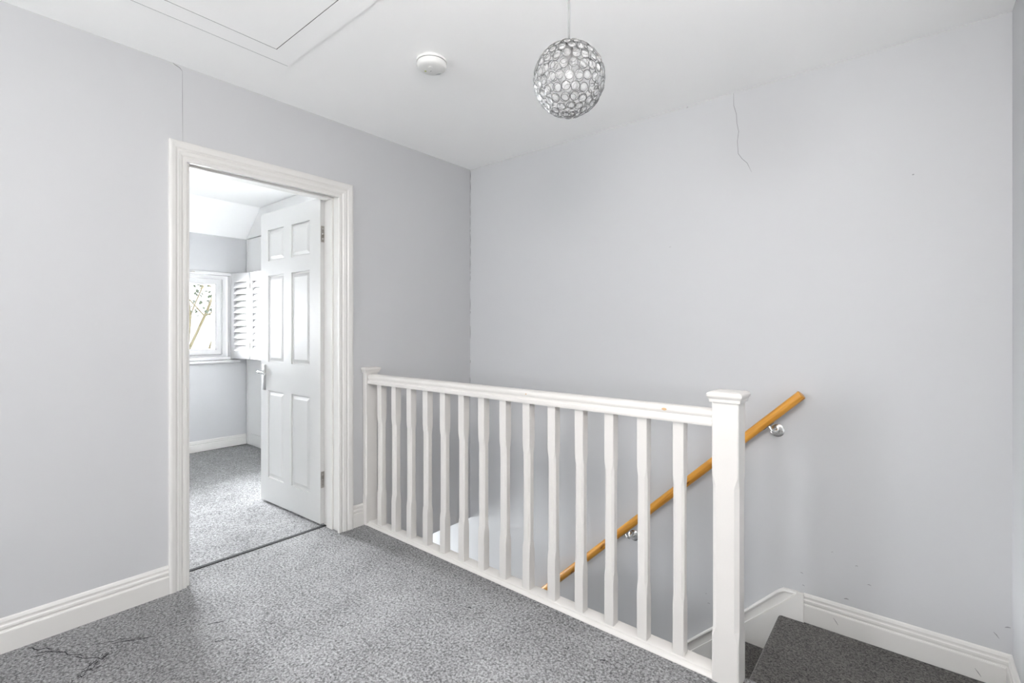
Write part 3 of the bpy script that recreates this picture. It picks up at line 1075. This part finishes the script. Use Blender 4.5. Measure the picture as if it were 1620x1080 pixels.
# ragged filler crack in the corner
z = 2.37
while z > 0.80:
    h = random.uniform(0.02, 0.10)
    if random.random() < (0.9 if z > 1.75 else 0.5):
        ribbon('crack', [(XW + 0.0015 + random.uniform(-0.0005, 0.0015), z), (XW + 0.003 + random.uniform(-0.001, 0.001), z - h * 0.5), (XW + 0.0015 + random.uniform(-0.0005, 0.0015), z - h)],
               0.0046 if z > 2.2 else 0.0036, 'Y', YW, -1, wall_back, DARK)
    z -= h + 0.006
for x, zz, dx, dz_, w in ((-0.935, 2.372, 0.010, 0.001, 0.003), (0.003, 1.82, 0.006, 0.001, 0.006), (-0.402, 0.040, 0.012, -0.003, 0.003), (-0.394, -0.016, 0.010, -0.003, 0.003),
                          (-0.232, -0.023, 0.018, 0.002, 0.005), (-0.191, 0.135, 0.010, 0.002, 0.003), (-0.148, 0.068, 0.014, -0.001, 0.003), (0.243, 0.018, 0.016, -0.020, 0.003),
                          (0.274, 0.047, 0.016, 0.004, 0.004), (-0.826, -0.257, 0.016, 0.001, 0.003), (-0.835, -0.211, 0.006, 0.001, 0.003), (-1.03, 1.63, 0.010, 0.004, 0.002), (-0.28, 0.17, 0.008, 0.002, 0.002)):
    ribbon('scuff_mark', [(x, zz), (x + dx * 0.5, zz + dz_ * 0.5 + 0.002), (x + dx, zz + dz_)], w, 'Y', YW, -1, wall_back, SCUFF)
for x, zz in ((0.190, -0.135), (-0.27, -0.115)):
    ribbon('scuff_mark', [(x, zz), (x + 0.010, zz - 0.014), (x + 0.018, zz - 0.026)], 0.003, 'Y', YW - 0.018, -1, bpy.data.objects['baseboard_back'], SCUFF)


# dark fibres and marks trodden into the landing carpet
def stain(pts, w):
    ribbon('carpet_mark', pts, w, 'Z', 0.0, 1, floor, FIBRE)


def wob(a, b, n, amp):
    a, b = Vector(a), Vector(b)
    d = (b - a)
    s = Vector((-d.y, d.x)).normalized()
    return [tuple(a + d * (i / n) + s * random.uniform(-amp, amp)) for i in range(n + 1)]


for a, b, w in (((-2.52, 0.235), (-2.44, 0.30), 0.004), ((-2.46, 0.255), (-2.38, 0.335), 0.004), ((-2.42, 0.30), (-2.30, 0.36), 0.003), ((-2.36, 0.40), (-2.30, 0.50), 0.003),
                ((-2.31, 0.44), (-2.24, 0.56), 0.003), ((-2.44, 0.24), (-2.42, 0.31), 0.003), ((-2.33, 0.34), (-2.23, 0.40), 0.003), ((-2.30, 0.46), (-2.27, 0.53), 0.0025),
                ((-2.17, 0.715), (-2.14, 0.765), 0.004), ((-2.03, 0.695), (-2.01, 0.72), 0.004), ((-2.00, 0.73), (-1.97, 0.75), 0.003),
                ((-1.452, 1.460), (-1.435, 1.466), 0.005), ((-1.40, 1.44), (-1.37, 1.475), 0.002), ((-0.855, 1.53), (-0.840, 1.54), 0.005), ((-0.985, 1.50), (-0.98, 1.52), 0.003),
                ((-2.045, 1.470), (-2.030, 1.484), 0.003)):
    stain(wob(a, b, 6, 0.006), w)
# trodden dark patch, made of many short strokes
for _ in range(46):
    t_ = random.random()
    cx_, cy_ = -2.165 - 0.095 * t_ + random.gauss(0, 0.010), 0.325 + 0.095 * t_ + random.gauss(0, 0.010)
    an_ = random.gauss(2.25, 0.5)
    l_ = random.uniform(0.008, 0.024)
    stain([(cx_, cy_), (cx_ + l_ * math.cos(an_), cy_ + l_ * math.sin(an_))], random.uniform(0.004, 0.008))

# ------------------------------------------------------------------ outside the bedroom window: bare tree, shrub, far wall
random.seed(21)
tree = empty('tree', (-9.2, 2.75, ZL - 0.25))
tag(tree, 'bare branching tree seen through the bedroom window', 'tree')
tz = ZL - 0.25
segs = {'trunk': [], 'branch': [], 'twig': []}


def grow(p, d, length, r, depth):
    pts, rs = [p.copy()], [r]
    n = 4
    for i in range(n):
        d = (d + Vector((random.uniform(-1, 1), random.uniform(-1, 1), random.uniform(-0.4, 0.8))) * 0.16).normalized()
        p = p + d * (length / n)
        pts.append(p.copy())
        rs.append(r * (1 - 0.42 * (i + 1) / n))
        if depth < 4 and i > 0:
            for _ in range(2):
                if random.random() < 0.72:
                    side = Vector((random.uniform(-1, 1), random.uniform(-1, 1), random.uniform(-0.25, 0.9))).normalized()
                    grow(p, (d * 0.7 + side * 0.8).normalized(), length * random.uniform(0.5, 0.72), max(rs[-1] * 0.58, 0.0042), depth + 1)
    segs['trunk' if depth == 0 else ('branch' if depth < 3 else 'twig')].append((pts, rs))


grow(Vector((0, 0, 0)), Vector((0.02, 0.03, 1)), 3.3, 0.085, 0)
for nm, mat_, sg in (('trunk', BARK, 10), ('branch', BARK, 6), ('twig', TWIG, 3)):
    bm = bmesh.new()
    for pts, rs in segs[nm]:
        tube(bm, pts, rs, sg)
    o = obj(nm, bm, mat_, tree)
    if nm == 'twig':
        o['kind'] = 'stuff'
bm = bmesh.new()
for _ in range(260):
    c_ = Vector((random.uniform(-0.4, 0.4), random.uniform(-0.35, 0.5), -tz + 1.75 + random.uniform(-0.35, 0.5)))
    a = Vector((random.uniform(-1, 1), random.uniform(-1, 1), random.uniform(-1, 1))).normalized() * 0.035
    b = a.cross(Vector((random.uniform(-1, 1), random.uniform(-1, 1), 1))).normalized() * 0.025
    bm.faces.new([bm.verts.new(c_ + a), bm.verts.new(c_ + b), bm.verts.new(c_ - a), bm.verts.new(c_ - b)])
o = obj('ivy', bm, IVY, tree)
o['kind'] = 'stuff'
shrub = empty('shrub', (-13.0, 3.85, ZL - 0.25))
tag(shrub, 'yellow leaved shrub below the tree outside the window', 'shrub')
bm = bmesh.new()
for _ in range(900):
    v = Vector((random.gauss(0, 1), random.gauss(0, 1), random.gauss(0, 1))).normalized() * random.uniform(0.5, 1.0)
    c_ = Vector((v.x * 0.40, v.y * 0.34, 2.3 + v.z * 1.25))
    a = Vector((random.uniform(-1, 1), random.uniform(-1, 1), random.uniform(-1, 1))).normalized() * 0.04
    b = a.cross(Vector((random.uniform(-1, 1), random.uniform(-1, 1), 1))).normalized() * 0.028
    bm.faces.new([bm.verts.new(c_ + a), bm.verts.new(c_ + b), bm.verts.new(c_ - a), bm.verts.new(c_ - b)])
o = obj('foliage', bm, GOLDLEAF, shrub)
o['kind'] = 'stuff'
bm = bmesh.new()
for k in range(7):
    a = 2 * PI * k / 7
    tube(bm, [(0.05 * math.cos(a), 0.05 * math.sin(a), 0), (0.12 * math.cos(a), 0.12 * math.sin(a), 1.5), (0.2 * math.cos(a), 0.18 * math.sin(a), 2.9)], [0.02, 0.015, 0.008], 6)
obj('stem', bm, BARK, shrub)
